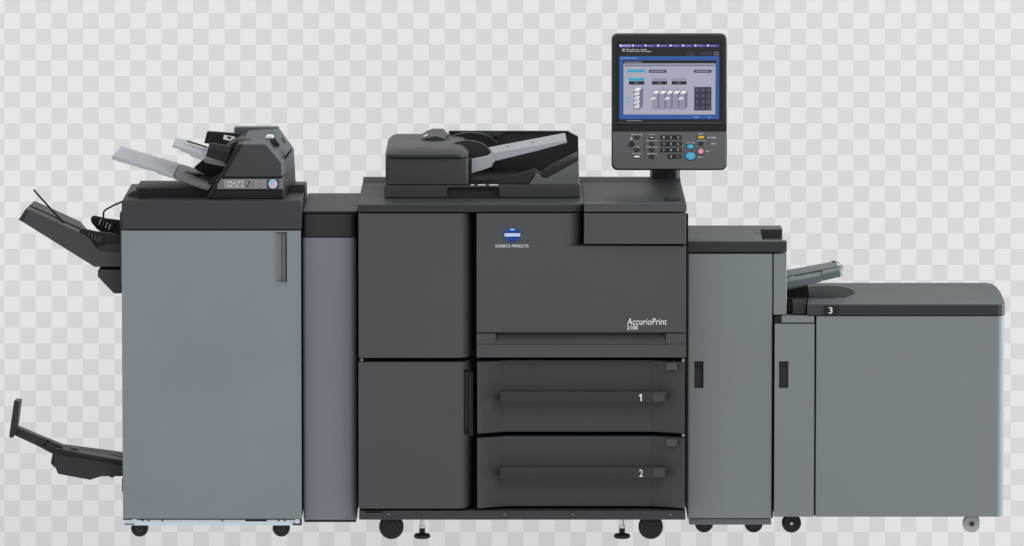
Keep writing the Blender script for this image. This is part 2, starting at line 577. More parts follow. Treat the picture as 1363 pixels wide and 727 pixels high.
# ================================================================== SHEET INSERTER on the finisher
ins0 = Yz(265.3, zft)
ins = thing('sheet_inserter', 'angular charcoal sheet inserter with two sloping light grey feed trays sitting on the finisher', 'sheet inserter', (P(330, 265, ins0).x, ins0, zft))
y0, y1 = ins0, ins0 + 0.36
body = part('housing', [
    (loft([(296, 235.6), (321.6, 192), (354.3, 192), (374.8, 217), (375.4, 235.6)], y0 + 0.004,
          [(296, 226), (331, 172), (371.3, 169.7), (391.2, 197.5), (392.5, 222)], y1), LIDI),
    (bx(311.6, 371, 169.8, 200, y1 - 0.02, y1 + 0.03), LIDI),
], LIDI, ins, 0.003)
part('front_plate', [prism([(297, 235.4), (322.4, 192.8), (353.8, 192.8), (374.3, 217.4), (374.9, 235.4)], y0 + 0.002, y0 + 0.008)], FEED, body, 0.0015)
part('base', [
    loft([(284, 253), (277, 264.8), (378.2, 264.8), (376, 253)], y0 + 0.006, [(284, 244), (277, 255), (394, 246), (393, 235)], y1),
    (loft([(290.4, 237.2), (284, 253), (376.2, 253), (375.6, 237.2)], y0 + 0.002, [(297, 228), (292, 240), (393.4, 240), (392.5, 219)], y1), FEED)], BLACK, ins, 0.002)
part('seam', [prism([(297.5, 235.4), (375.2, 235.4), (375.2, 237.4), (296.5, 237.4)], y0 + 0.006, y0 + 0.02)], GAP, ins, 0)
part('left_flange', [loft([(273.5, 265), (279.5, 265), (323, 192.2), (317, 192.2)], y0 - 0.002,
                          [(279, 258), (284, 258), (326, 182.5), (319, 182.5)], y0 + 0.17)], BLACK, ins, 0.002)
strip = part('operation_strip', [bx(289, 376, 238.3, 252, y0 - 0.002, y0 + 0.01)], STRIP, ins, 0.001)
part('key_pad', [bx(297.8, 336.6, 239.4, 251, y0 - 0.0035, y0 + 0.002)], STRIP2, strip, 0.0005)
part('key_pad', [bx(338.4, 354.6, 239.4, 251, y0 - 0.0035, y0 + 0.002)], STRIP2, strip, 0.0005)
part('key_pad', [bx(355.4, 371.5, 239.4, 251, y0 - 0.0036, y0 + 0.002)], LEDP, strip, 0.0005)
part('round_key', [disc(330.4, 245, 4.4, 4.4, y0 - 0.0058, y0, 28), (disc(330.4, 245, 3.6, 3.6, y0 - 0.0066, y0, 28), STRIP2),
                   (prism([(328.4, 247.6), (331.6, 241.6), (332.8, 242.6), (329.6, 248.4)], y0 - 0.0072, y0 - .004), BLACK)], LEDP, strip, 0)
part('round_key', [disc(347, 245, 4.8, 4.8, y0 - 0.005, y0, 28), (disc(347, 245, 4.1, 4.1, y0 - 0.0058, y0, 28), STRIP2), (disc(347, 245, 1.7, 2.2, y0 - 0.0064, y0, 20), STRIP)], STRIP, strip, 0)
part('round_key', [disc(363.3, 245, 5.8, 5.8, y0 - 0.0052, y0, 32), (disc(363.3, 244.4, 5.0, 4.4, y0 - 0.0058, y0, 32), ICONB),
                   (prism([(359, 248), (366.6, 240.4), (368.2, 243.4), (367.6, 247.6), (364, 250)], y0 - 0.0064, y0 - .004), ICONP)], STICK, strip, 0)
for lx, ly in ((304.5, 242), (308, 242.6), (318, 242.4), (322.5, 242.3), (308, 247.6), (304, 248), (315, 248), (323, 247.8), (312, 244.5)):
    part('indicator', [disc(lx, ly, 1.1, 0.9, y0 - 0.0042, y0, 10)], STICK, strip, 0)
# hood hand grip and side slots
def lerp3(a, b_, t):
    return a + (b_ - a) * t
gA, gB = P(354.6, 190.9, y0), P(371.6, 168.4, y1)
part('hood_grip', [prism([(353, 183.3), (355, 181), (362.5, 181), (364.5, 184.4), (354, 184.4)], y0 + 0.11, y0 + 0.16)], STICK, ins, 0.001)
part('hood_slot', [prism([(362.4, 185.5), (365, 184.8), (372, 195.0), (369.4, 196)], y0 + 0.085, y0 + 0.14)], GAP, ins, 0.001)
part('side_slot', [prism([(376, 214.0), (386.8, 200), (388, 201.2), (377, 215.6)], y0 + 0.10, y0 + 0.16)], GAP, ins, 0.0005)
part('rear_slot', [prism([(375, 184), (379.6, 190.6), (380.2, 190.2), (375.6, 183.6)], y0 + 0.28, y0 + 0.32)], BLACK2, ins, 0)
# lower feed tray
ta, tb = y0 + 0.03, y0 + 0.29
lt = part('feed_tray', [
    loft([(149.4, 206.6), (231, 231.8), (231, 238.2), (211, 231.6), (205.6, 227.8), (197, 226.6), (148.6, 212.2)], ta,
         [(161.4, 194.2), (239.6, 217.6), (239.6, 224), (216, 218), (205, 215), (198, 213), (161, 199)], tb),
    (loft([(231.8, 232.0), (282, 247.6), (276.5, 254.5), (231.4, 238.6)], ta + 0.001, [(240.4, 217.8), (290, 233.6), (286, 240), (240.4, 224)], tb - 0.001), TRAYM)], TRAY, ins, 0.003)
part('side_guide', [loft([(246, 228.9), (265, 234.9), (265, 236.4), (246, 230.4)], ta + 0.104, [(249, 226.6), (268, 232.6), (268, 234), (249, 228)], ta + 0.156)], BLACK, lt, 0.001)
part('inner_wall', [prism([(258, 224), (271, 213), (300, 214), (300, 236), (277, 240), (262, 232)], tb + 0.01, tb + 0.02)], GAP, ins, 0)
part('front_guide', [loft([(250, 234.8), (277, 243.2), (276, 247), (250, 239)], ta + 0.02, [(252, 233.4), (279, 241.8), (278, 245), (252, 237)], ta + 0.045)], TRAYM, lt, 0.0012)
part('guide_block', [prism([(281, 238), (292, 232), (299, 227), (297, 236), (284, 252), (278, 249)], ta + 0.04, ta + 0.06)], BLACK2, lt, 0.001)
part('tray_notch', [prism([(201, 214.8), (213, 218.4), (213, 219.2), (201, 215.7)], ta + 0.12, ta + 0.1225)], TRAYD, lt, 0)
# upper feed tray
ua, ub = y0 + 0.04, y0 + 0.25
ut = part('feed_tray', [
    loft([(230, 192.4), (276, 206.6), (300, 214.2), (300, 222), (271, 214), (254, 208.4), (252, 205), (241, 201.4), (239, 199), (229.6, 196.6)], ua,
         [(233.6, 182.8), (279, 196), (302, 203), (302, 209), (274, 203), (258, 199), (256, 196), (246, 192), (243, 190), (233.4, 187)], ub)], TRAY, ins, 0.002)
part('tray_slot', [loft([(249, 187.4), (276, 195.6), (276, 197), (249, 189)], ua + 0.1, [(249, 186.6), (276, 194.8), (276, 196.4), (249, 188.2)], ua + 0.116)], BLACK, ut, 0)
part('front_guide', [prism([(278.8, 190.6), (308.6, 195), (302.4, 217), (274, 208.2)], ua - 0.006, ua + 0.012),
                     (prism([(279.8, 191.8), (307.4, 195.8), (305.6, 203.8), (277.4, 198.6)], ua - 0.009, ua - 0.004), BLACK2),
                     (prism([(285, 192.6), (286, 192.8), (284, 200), (283, 199.8)], ua - 0.0096, ua - 0.008), GAP),
                     (prism([(294, 194), (295, 194.2), (293, 201.6), (292, 201.4)], ua - 0.0096, ua - 0.008), GAP)], BLACK, ut, 0.001)
part('guide_foot', [prism([(271.6, 211), (301.6, 218.6), (299.6, 222.2), (285, 219.4), (271.6, 216.4)], ua - 0.012, ua + 0.01)], TRAYD, ut, 0.001)
yg = y0 + 0.25
rg = part('rear_guide', [prism([(271.6, 190.6), (275.4, 176.2), (277, 175), (296, 176.4), (327.4, 178.6), (326, 200), (306, 200), (306, 196)], yg, yg + 0.02)], BLACK, ut, 0.001)
part('arrow_sticker', [prism([(298.2, 179.6), (313, 182.2), (311.4, 189), (297, 185.4)], yg - 0.0025, yg - 0.001),
                       (prism([(302, 181.4), (308.6, 182.6), (304.6, 186)], yg - 0.0035, yg - 0.0025), BLACK)], STICK, rg, 0)
part('inner_guide', [prism([(258, 223.5), (271, 212), (306, 217), (300, 240), (284, 240)], ub - 0.06, ub - 0.03)], BLACK, ins, 0.002)
part('rear_filler', [prism([(300, 236), (300, 196), (318, 186), (334, 186), (334, 236)], y0 + 0.09, y1 - 0.02)], BLACK, ins, 0.002)

# ================================================================== CONNECTOR UNIT
yc = 0.07
con = thing('connector_unit', 'narrow slate-blue connector cabinet between the finisher and the printer', 'cabinet', (P(439, 692, yc).x, yc, 0))


def rounded_plan(px0, px1, yfront, yback, rl, rr, dl=None, dr=None, n=6):
    """plan outline with rounded front corners: rl, rr radii in px"""
    dl = rl * S if dl is None else dl
    dr = rr * S if dr is None else dr
    pts = [(px0, yback)]
    for i in range(n + 1):
        a = math.radians(90 * i / n)
        pts.append((px0 + rl * (1 - math.sin(a)), yfront + dl * (1 - math.cos(math.radians(90) - a)) if False else yfront + dl * (1 - math.sin(a) if False else 1 - math.sin(a))))
    pts = [(px0, yback)]
    for i in range(n + 1):
        a = math.radians(90 * i / n)
        pts.append((px0 + rl * (1 - math.cos(a)), yfront + dl * (1 - math.sin(a))))
    for i in range(n + 1):
        a = math.radians(90 * i / n)
        pts.append((px1 - rr * (1 - math.sin(a)), yfront + dr * (1 - math.cos(a))))
    pts.append((px1, yback))
    return pts


part('cabinet', [bx(404, 474.5, 286, 690, yc + 0.045, yc + 0.50)], BLACK2, con, 0.002)
part('front_door', [plan_px(rounded_plan(403.2, 475, yc, yc + 0.044, 5, 9, 0.012, 0.03), 316.5, 692, yc)], PALE2, con, 0.0015, ang=45)
part('upper_panel', [plan_px(rounded_plan(403.2, 475, yc, yc + 0.044, 5, 9, 0.012, 0.03), 285, 315.2, yc)], BAND2, con, 0.0015, ang=45)
part('lid', [bx(402.8, 475.4, 280.8, 283.4, yc - 0.002, yc + 0.52)], LIDM, con, 0.002)
part('seam', [bx(404, 474, 283.2, 285.4, yc + 0.006, yc + 0.03), bx(404, 474, 315, 316.8, yc + 0.006, yc + 0.03)], GAP, con, 0)
part('foot_strip', [bx(405, 474, 690.5, 695, yc + 0.04, yc + 0.45)], BLACK2, con, 0)

# ================================================================== PRINTER
pr = thing('production_printer', 'wide charcoal production printer with raised control panel, document feeder and two numbered drawers', 'printer', (P(695, 700, 0).x, 0.05, 0))
BDp = 0.73
zt = P(695, 272.5, 0).z
part('chassis', [bx(478.5, 912, 283, 690, 0.135, BDp)], BODY, pr, 0.004)
part('front_frame', [bx(478.5, 912, 284, 680, 0.118, 0.13)], GAP, pr, 0)
# top cover: left part and the protruding right part
tc_ = part('top_cover', [
    plan([(P(476, 277, 0).x, 0.0), (P(748, 277, 0).x, 0.0), (P(762, 277, 0).x, 0.006), (P(774, 277, 0).x, 0.02), (P(778, 277, 0).x, 0.05),
          (P(778, 277, 0).x, BDp), (P(476, 277, 0).x, BDp)], P(0, 282.3, 0).z, zt),
    wbox(P(777, 277, 0).x, P(914, 277, 0).x, -0.012, BDp, P(0, 282.3, -0.012).z, zt + 0.0006)], LIDM, pr, 0.003, 3, ang=40)
part('front_edge', [plan([(P(476.4, 277, 0).x, -0.0012), (P(748, 277, 0).x, -0.0012), (P(762, 277, 0).x, 0.0048), (P(773, 277, 0).x, 0.017), (P(773, 277, 0).x, 0.03), (P(476.4, 277, 0).x, 0.03)],
                         P(0, 282.2, 0).z, P(0, 273.6, 0).z)], BAND2, tc_, 0.001, ang=45)
part('front_edge', [bx(777.6, 913.6, 271.2, 282.0, -0.0132, 0.02)], BODY, tc_, 0.0008)
part('rear_lip', [loft_pts([(P(476.6, 277, 0).x, y_, z_) for y_, z_ in ((BDp - 0.075, zt - 0.01), (BDp - 0.075, zt + 0.0005), (BDp - 0.04, zt + 0.010), (BDp - 0.001, zt + 0.010), (BDp - 0.001, zt - 0.01))],
                           [(P(913.4, 277, 0).x, y_, z_) for y_, z_ in ((BDp - 0.075, zt - 0.01), (BDp - 0.075, zt + 0.0005), (BDp - 0.04, zt + 0.010), (BDp - 0.001, zt + 0.010), (BDp - 0.001, zt - 0.01))])], LIDM, tc_, 0.0015)
a_, b__ = PZ(885, 268, zt), PZ(905, 263.6, zt)
part('key_socket', [wbox(a_.x, b__.x, a_.y, b__.y, zt - 0.002, zt + 0.0016), (wbox(a_.x + 0.012, b__.x - 0.012, a_.y + 0.02, b__.y - 0.02, zt, zt + 0.004), BLACK2)], GAP, tc_, 0.0005)

# left doors with curved right edges
def curved_door(py0, py1, cuts=None):
    pts = [(477.2, 0.11), (477.2, 0.0), (606, 0.0), (612, 0.0015), (616.5, 0.006), (620, 0.014), (623, 0.028), (626, 0.052), (628.4, 0.08), (629.8, 0.11)]
    return part('front_door', [plan_px(pts, py0, py1, 0.0)], BODY, pr, 0.0018, ang=40, cuts=cuts)


curved_door(284.2, 476.6)
ld = curved_door(482.2, 677.2, cuts=[bx(617.6, 645, 494.5, 580.5, -0.02, 0.06)])
part('door_handle', [bx(618, 629.8, 495, 580, 0.05, 0.062), bx(625.3, 626.6, 495, 580, 0.03, 0.055), (bx(617.7, 618.8, 494.8, 580.2, 0.012, 0.055), GAP)], DRAWER, ld, 0.001)
part('hinge_pin', [disc(481.6, 479.4, 1.6, 1.9, 0.004, 0.05, 14)], PIN, pr, 0.0005)
# right upper door (L shaped) and its pull
def scooped_door():
    z0, zm, z1 = P(0, 442.6, 0).z, P(0, 327.6, 0).z, P(0, 284.2, 0).z
    X = lambda a: P(a, 360, 0).x
    D = 0.10
    curve = [(750, 0.0), (755, 0.0012), (760, 0.005), (765, 0.014), (769, 0.027), (773, 0.048), (776.4, 0.078), (776.4, D)]
    v, f = [], []

    def V(x, y, z):
        v.append(Vector((x, y, z)))
        return len(v) - 1
    a0, a1, a2 = V(X(634.4), 0, z0), V(X(913), 0, z0), V(X(913), 0, zm)
    lo = [V(X(a), y, zm) for a, y in curve]
    hi = [V(X(a), y, z1) for a, y in curve]
    a5 = V(X(634.4), 0, z1)
    b0, b1, b2, b5 = V(X(634.4), D, z0), V(X(913), D, z0), V(X(913), D, zm), V(X(634.4), D, z1)
    f.append([a0, a1, a2, lo[0], hi[0], a5])
    for k in range(len(curve) - 1):
        f.append([lo[k], lo[k + 1], hi[k + 1], hi[k]])
    f.append([a2, b2] + lo[::-1])
    f.append([a5] + hi + [b5])
    f.append([b0, b5, hi[-1], lo[-1], b2, b1])
    f += [[a0, a5, b5, b0], [a0, b0, b1, a1], [a1, b1, b2, a2]]
    return v, f


rd = part('front_door', [scooped_door(), bx(634.4, 660, 444, 459.2, 0.006, 0.05), bx(886, 913, 444, 459.2, 0.006, 0.05)], BODY, pr, 0.0016, ang=40)
part('door_pull', [loft_pts([P(634.4, 459, 0.0), P(913, 459, 0.0), P(913, 476, 0.0), P(634.4, 476, 0.0)],
                            [Vector((P(634.4, 467, 0).x, 0.05, P(0, 459, 0).z)), Vector((P(913, 467, 0).x, 0.05, P(0, 459, 0).z)), Vector((P(913, 467, 0).x, 0.05, P(0, 476, 0).z)), Vector((P(634.4, 467, 0).x, 0.05, P(0, 476, 0).z))]),
                   loft_pts([P(660.2, 458.6, 0.001), P(885.8, 458.6, 0.001), Vector((P(885.8, 451, 0).x, 0.026, P(0, 444.2, 0).z)), Vector((P(660.2, 451, 0).x, 0.026, P(0, 444.2, 0).z))],
                            [Vector((P(660.2, 451, 0).x, 0.052, P(0, 458.6, 0).z)), Vector((P(885.8, 451, 0).x, 0.052, P(0, 458.6, 0).z)), Vector((P(885.8, 451, 0).x, 0.05, P(0, 444.2, 0).z)), Vector((P(660.2, 451, 0).x, 0.05, P(0, 444.2, 0).z))])],
     BODY, rd, 0.0015)
part('emblem', [disc(682, 312.8, 10.6, 9.0, -0.002, 0.002, 40),
                (prism([(671.8, 310.5), (692.2, 310.5), (692.6, 312.8), (692.2, 315.0), (671.8, 315.0), (671.4, 312.8)], -0.0032, -0.001), PALEBL),
                (prism([(672.6, 308.4), (691.4, 308.4), (692, 309.8), (672, 309.8)], -0.0028, -0.001), NAVY),
                (prism([(672.4, 315.6), (691.6, 315.6), (690.4, 317.2), (673.6, 317.2)], -0.0028, -0.001), NAVY),
                (prism([(676, 319), (688, 319), (684, 321.2), (680, 321.2)], -0.0028, -0.001), NAVY),
                (prism([(678.8, 304.8), (685.2, 304.8), (684, 306.4), (680, 306.4)], -0.0028, -0.001), PALEBL)], BLUE, rd, 0)
part('lettering', [lettering_shape('KONICA MINOLTA', 659.8, 703.8, 325.4, 329.6, -0.0006, bold=0.0)], WHITE, rd, 0, smooth=False)
part('lettering', [lettering_shape('AccurioPrint', 834.6, 887.6, 423.8, 432.4, -0.0006, shear=0.12, bold=0.0)], WHITE, rd, 0, smooth=False)
part('lettering', [lettering_shape('2100', 834.6, 849.0, 433.4, 438.8, -0.0006, bold=0.01)], WHITE, rd, 0, smooth=False)
# upper right protruding panel
part('upper_panel', [bx(777.4, 913, 284.0, 324.8, -0.014, 0.10)], BODY, pr, 0.0018)
part('seam', [bx(777, 910, 324.6, 328, 0.006, 0.05)], GAP, pr, 0)
part('hinge_pin', [bx(909.4, 912.4, 324.9, 327.4, -0.004, 0.02)], BAND, pr, 0.0005)
# drawers
def drawer(py0, py1, num, hy0, hy1):
    pts = [(635.2, 0.0), (640, 0.003), (671, 0.040), (677, 0.044), (866.8, 0.044), (911.6, 0.002), (911.6, 0.066), (635.2, 0.066)]
    d = part('paper_drawer', [plan_px(pts, py0, py1, 0.0)], DRAWER, pr, 0.0016, ang=12)
    hd = part('drawer_handle', [bx(665, 887, hy0, hy1, -0.016, 0.012), bx(667, 674, hy0 + 1, hy1 - 1, 0.01, 0.05), bx(872, 885, hy0 + 1, hy1 - 1, 0.01, 0.05)], HANDLE, d, 0.0045, 2)
    part('handle_tab', [bx(868.8, 884, hy0 + 2.6, hy1 - 2.4, -0.0178, 0.0)], DRAWER, hd, 0.0008)
    part('number_plate', [bx(842, 868.2, hy0 + 2.6, hy1 - 2.4, -0.0172, 0.0)], HANDLE, hd, 0.0005)
    w_ = 1.3 if num == '1' else 2.4
    one = prism([(852.6, hy0 + 13), (852.6, hy0 + 6), (850.6, hy0 + 6.9), (850.6, hy0 + 5.4), (852.8, hy0 + 3.6), (854.2, hy0 + 3.6), (854.2, hy0 + 13)], -0.0181, -0.0170)
    part('lettering', [one if num == '1' else lettering_shape(num, 853.3 - w_, 853.3 + w_, hy0 + 3.6, hy0 + 13.0, -0.0176)], WHITE, hd, 0, smooth=False)
    part('drawer_tab', [bx(886.6, 901.4, py0 + 1.2, py0 + 11, -0.002, 0.03)], BODY, d, 0.0015)
    return d


drawer(482.0, 577.4, '1', 521, 537)
drawer(583.4, 677.0, '2', 621.6, 637.6)
part('hinge_pin', [disc(909.5, 480.2, 1.9, 1.9, -0.004, 0.05, 14)], PIN, pr, 0.0005)
part('hinge_pin', [disc(909.5, 579.8, 1.9, 1.9, -0.004, 0.05, 14)], PIN, pr, 0.0005)
part('gap_strip', [bx(912.6, 915.6, 286, 676, 0.05, 0.095)], GAP, pr, 0)  # added black strip standing for the dark gap beside the relay unit
rail = part('base_rail', [bx(478, 912.4, 679.8, 692, 0.004, 0.06), bx(480, 911, 686, 692, 0.06, BDp - 0.02)], BAND, pr, 0.002)
part('rail_slot', [bx(486, 509, 680.6, 683, 0.0015, 0.02)], GAP, rail, 0)
part('rail_slot', [bx(479.6, 508, 683.6, 684.3, 0.003, 0.02)], TRAYD, rail, 0)
for sx_ in (517.6, 671.6, 762.4, 892.4):
    part('screw', [disc(sx_, 685, 1.5, 1.5, 0.0012, 0.01, 16), (disc(sx_ + 0.3, 684.7, 0.6, 0.6, 0.0004, 0.01, 10), TRAY)], TRAYD, rail, 0)
caster(pr, 521, 717.2, 16.4, top_py=692, hub=BLACK, hubr=0.5)
caster(pr, 866, 717.2, 16.4, top_py=692, hub=BLACK, hubr=0.5)
for fx in (562, 828):
    yy = Yz(716.6, 0.0)
    c = P(fx, 716, yy)
    z7 = P(fx, 692, yy).z
    ft = part('levelling_foot', [lathe(c.x, yy, [(0.017, 0.0), (0.0225, 0.003), (0.0225, 0.009), (0.019, 0.0125), (0.008, 0.015), (0.008, 0.03)])], RUBBER, pr, 0)
    part('threaded_stem', [lathe(c.x, yy, [(0.0058, 0.016), (0.0058, z7 + 0.01)], 20), lathe(c.x, yy, [(0.0088, 0.028), (0.0088, 0.036)], 6)], CHROME, ft, 0.0004)

# ---- document feeder
da = Yz(263.6, zt)                 # front of the feeder base
zbt = P(0, 247, da).z
_fx = lambda a: P(a, 255, da).x
_u = [(511.6, zt + 0.001), (595.5, zt + 0.001), (595.5, P(0, 253, da).z), (596.6, P(0, 250.8, da).z), (598.6, P(0, 250, da).z), (661.4, P(0, 250, da).z), (663.4, P(0, 250.8, da).z), (664.5, P(0, 253, da).z),
      (664.5, zt + 0.001), (772.4, zt + 0.001), (772.4, zbt), (511.6, zbt)]
adf = part('document_feeder', [loft_pts([(_fx(a), da, z_) for a, z_ in _u], [(_fx(a), da + 0.024, z_) for a, z_ in _u]),
                               wbox(_fx(511.6), _fx(772.4), da + 0.0242, BDp - 0.04, zt + 0.001, zbt - 0.0002)], FEED, pr, 0.0022, 2)
part('lift_grip', [bx(595.6, 664.4, 250.2, 263, da + 0.0225, da + 0.0236)], BLACK2, adf, 0)
part('base_edge', [bx(624, 771.4, 246.4, 248, da + 0.001, da + 0.02)], LIDM, adf, 0.001)
zb = P(0, 247, da).z
de = BDp - 0.05
# feed head: front block and lid
part('feed_head', [plan_px([(513, da + 0.02), (515, da + 0.010), (518, da + 0.008), (619, da + 0.008), (622, da + 0.011), (623.4, da + 0.02), (623.4, de), (513, de)], 211, 246.4, da)], FEED, adf, 0.002, ang=50)


def loops(lst):
    n = len(lst[0])
    v = [Vector(p) for L in lst for p in L]
    f = [list(range(n)), [(len(lst) - 1) * n + i for i in range(n)]]
    for k in range(len(lst) - 1):
        for i in range(n):
            j = (i + 1) % n
            f.append([k * n + i, k * n + j, (k + 1) * n + j, (k + 1) * n + i])
    return v, f


def lid_loop(z, inset, yfr, c):
    x0, x1 = P(512.4, 208, da).x + inset, P(623.8, 208, da).x - inset
    return [(x0, de, z), (x0, yfr + c * 1.6, z), (x0 + c * 0.25, yfr + c * 0.6, z), (x0 + c, yfr, z), (x1 - c, yfr, z), (x1 - c * 0.25, yfr + c * 0.6, z), (x1, yfr + c * 1.6, z), (x1, de, z)]


zq = P(0, 204.9, da).z
lid = part('feed_lid', [loops([lid_loop(P(0, 212.2, da).z, 0.004, da + 0.006, 0.018), lid_loop(P(0, 209.6, da).z, 0.0, da - 0.004, 0.022), lid_loop(P(0, 206.0, da).z, 0.0005, da - 0.005, 0.024),
                               lid_loop(zq + 0.001, 0.004, da + 0.001, 0.026), lid_loop(zq + 0.0075, 0.010, da + 0.02, 0.03), lid_loop(zq + 0.0125, 0.018, da + 0.05, 0.03), lid_loop(zq + 0.014, 0.032, da + 0.085, 0.03)])],
           FEEDT, adf, 0.0015, 2, ang=20)
zl = P(0, 204.9, da).z + 0.014
ky = Yz(187, zl)
kn = part('lid_latch', [loft_pts([P(559, 187.6, ky), P(566, 183.6, ky), P(580, 181, ky), P(593.6, 185.4, ky), P(594.8, 189, ky), P(560, 189, ky)],
                                 [P(562, 178, ky + 0.17), P(569, 173.8, ky + 0.17), P(576, 171.2, ky + 0.17), P(590, 171.2, ky + 0.17), P(596, 178, ky + 0.17), P(562, 180, ky + 0.17)]),
                        (prism([(562, 187.8), (570, 186), (590, 186.2), (593.4, 188.6), (562, 188.8)], ky - 0.003, ky + 0.01), GAP),
                        (prism([(594, 185), (597.4, 177), (598.4, 180), (595.6, 188)], ky + 0.05, ky + 0.08), TRAYD)], FEEDT, adf, 0.003, 3)
part('latch_button', [prism([(563.6, 181.4), (568, 179.2), (569.6, 180.2), (565, 182.6)], ky + 0.03, ky + 0.05), (prism([(562, 184.2), (573, 181.2), (574, 182.4), (563, 185.4)], ky + 0.02, ky + 0.04), BLACK)], STICK, kn, 0.0005)
# rear wall, right wall
part('rear_wall', [loft_pts([P(597, 246, de - 0.02), P(771, 246, de - 0.02), P(769.5, 182, de - 0.02), P(757, 176, de - 0.02), P(597, 175.6, de - 0.02)],
                            [P(597, 246, de), P(771, 246, de), P(769.5, 181, de), P(757, 175, de), P(597, 174.6, de)])], BLACK2, adf, 0.002)
part('wall_cap', [loft_pts([P(598, 176.4, de - 0.03), P(757, 176.8, de - 0.03), P(757.6, 174.4, de - 0.03), P(598, 174.2, de - 0.03)],
                           [P(598, 176, de + 0.004), P(757, 176, de + 0.004), P(757.6, 174, de + 0.004), P(598, 173.8, de + 0.004)]),
                  prism([(628, 176), (672, 176), (664, 182.5), (646, 182.5)], de - 0.034, de - 0.02)], FEEDT, adf, 0.001)
part('inner_floor', [bx(624, 770, 243.6, 247, da + 0.04, de - 0.02)], BLACK, adf, 0.001)
part('inner_wall', [bx(623.6, 628, 212, 246, da + 0.05, de - 0.02)], BLACK, adf, 0.001)
# curved sheet guides
def halfmoon(cx, cyb, rx, ry, y0_, y1_, m_, base):
    pts = [(cx + rx * math.cos(math.radians(a)), cyb - ry * math.sin(math.radians(a))) for a in range(0, 181, 12)]
    pts = [(cx + rx, base)] + pts + [(cx - rx, base)]
    return part('sheet_guide', [prism(pts, y0_, y1_)], m_, adf, 0.002, ang=40)


halfmoon(622, 205, 30.5, 17.6, da + 0.16, da + 0.19, BAND2, 222)
halfmoon(626, 197, 38, 20.5, da + 0.40, da + 0.43, BLACK, 216)
part('guide_rim', [tube([P(622 + 30.6 * math.cos(math.radians(a)), 205 - 17.8 * math.sin(math.radians(a)), da + 0.158) for a in range(4, 120, 8)], 0.0012, 8)], TRAYD, adf, 0)
# original tray
tr = part('original_tray', [
    loft([(655, 203.6), (754, 186.6), (754.6, 190.2), (716, 200.8), (657.8, 215.2)], da + 0.07, [(650, 196.2), (752.2, 176.8), (752.8, 180), (716, 190), (652, 206)], da + 0.28),
    prism([(623.8, 213), (649, 207.8), (654, 203.6), (659, 214.6), (656, 218), (654, 222.6), (640, 227.4), (623.8, 232)], da + 0.055, da + 0.075)], TRAY, adf, 0.002)
for px_, py_ in ((675, 196.2), (708, 190)):
    part('tray_mark', [prism([(px_ - 3.4, py_ + 1.9), (px_ + 1, py_ - 2.4), (px_ + 3.4, py_ + 0.7)], da + 0.168, da + 0.171)], TRAYD, tr, 0)
# exit tray wedges below
part('exit_tray', [prism([(704, 246), (713.4, 232), (717, 232.6), (722, 238), (727, 238.6), (770.2, 215), (771.2, 246)], da + 0.03, da + 0.06),
                   (prism([(664, 246), (712, 231), (720, 235.4), (733, 226), (769, 208.6), (770.6, 246)], da + 0.07, da + 0.24), BLACK2),
                   (prism([(650, 246), (711, 231.6), (704, 246)], da + 0.052, da + 0.068), BAND2)], FEEDW, adf, 0.002)
part('warning_label', [bx(627, 631, 245.6, 247.0, da - 0.0005, da + 0.003), bx(636, 646, 245.6, 247.0, da - 0.0005, da + 0.003), bx(651, 663, 245.6, 247.0, da - 0.0005, da + 0.003)], STICK, adf, 0)

# ---- control panel on its post
yp = 0.36
yps = Yz(242, zt)
part('panel_post', [plan([(PZ(866, 242, zt).x + dx, yps + dy) for dx, dy in ((0.0, 0.03), (0.004, 0.008), (0.012, 0.0), (0.072, 0.0), (0.08, 0.008), (0.084, 0.03), (0.084, 0.09), (0.0, 0.09))], zt - 0.001, zt + 0.16),
                    (plan([(PZ(865.4, 242, zt).x + dx * 0.94, yps - 0.004 + dy) for dx, dy in ((0, 0.02), (0.01, 0.002), (0.03, 0), (0.062, 0), (0.083, 0.002), (0.092, 0.02), (0.092, 0.12), (0, 0.12))], zt - 0.001, zt + 0.003), BLACK2),
                    wbox(PZ(870, 242, zt).x, PZ(904, 242, zt).x, yp + 0.03, yps + 0.05, zt + 0.07, zt + 0.15)], BLACK2, pr, 0.002)
part('post_seam', [wbox(PZ(884.6, 242, zt).x, PZ(885.4, 242, zt).x, yps - 0.0006, yps + 0.01, zt + 0.007, zt + 0.15)], GAP, pr, 0)
cp = part('control_panel', [prism(rrect(814.2, 967.6, 45.4, 226.8, 8, 8), yp + 0.006, yp + 0.045),
                            prism(rrect(815.0, 966.8, 46.2, 174.8, 7.4, 8), yp, yp + 0.02)], PANEL, pr, 0.003, 3)
part('screen_bezel', [prism(rrect(819.6, 963, 55.2, 165.4, 3), yp - 0.0015, yp + 0.006)], PANELB, cp, 0.001)
part('bezel_ledge', [prism([(822, 162.4), (960, 162.4), (962.4, 165.6), (819.8, 165.6)], yp - 0.0045, yp)], BAND, cp, 0.0015)
part('chin', [bx(814.8, 967, 165.8, 174.8, yp - 0.0012, yp + 0.01)], PANELB, cp, 0.001)
part('key_plate', [prism([(815.4, 174.8), (966.4, 174.8), (966.4, 217)] + [(958.8 + 7.6 * math.cos(math.radians(a)), 217.4 + 7.6 * math.sin(math.radians(a))) for a in range(0, 91, 15)]
                         + [(823 + 7.6 * math.cos(math.radians(a)), 217.4 + 7.6 * math.sin(math.radians(a))) for a in range(90, 181, 15)], yp + 0.001, yp + 0.02)], PANELG, cp, 0.002, ang=40)


# the lit screen: one mesh, a layer of flat coloured areas
def em(name, rgb):
    return mat('screen_' + name, rgb, 0.35, emit=0.92, spec=0.3)


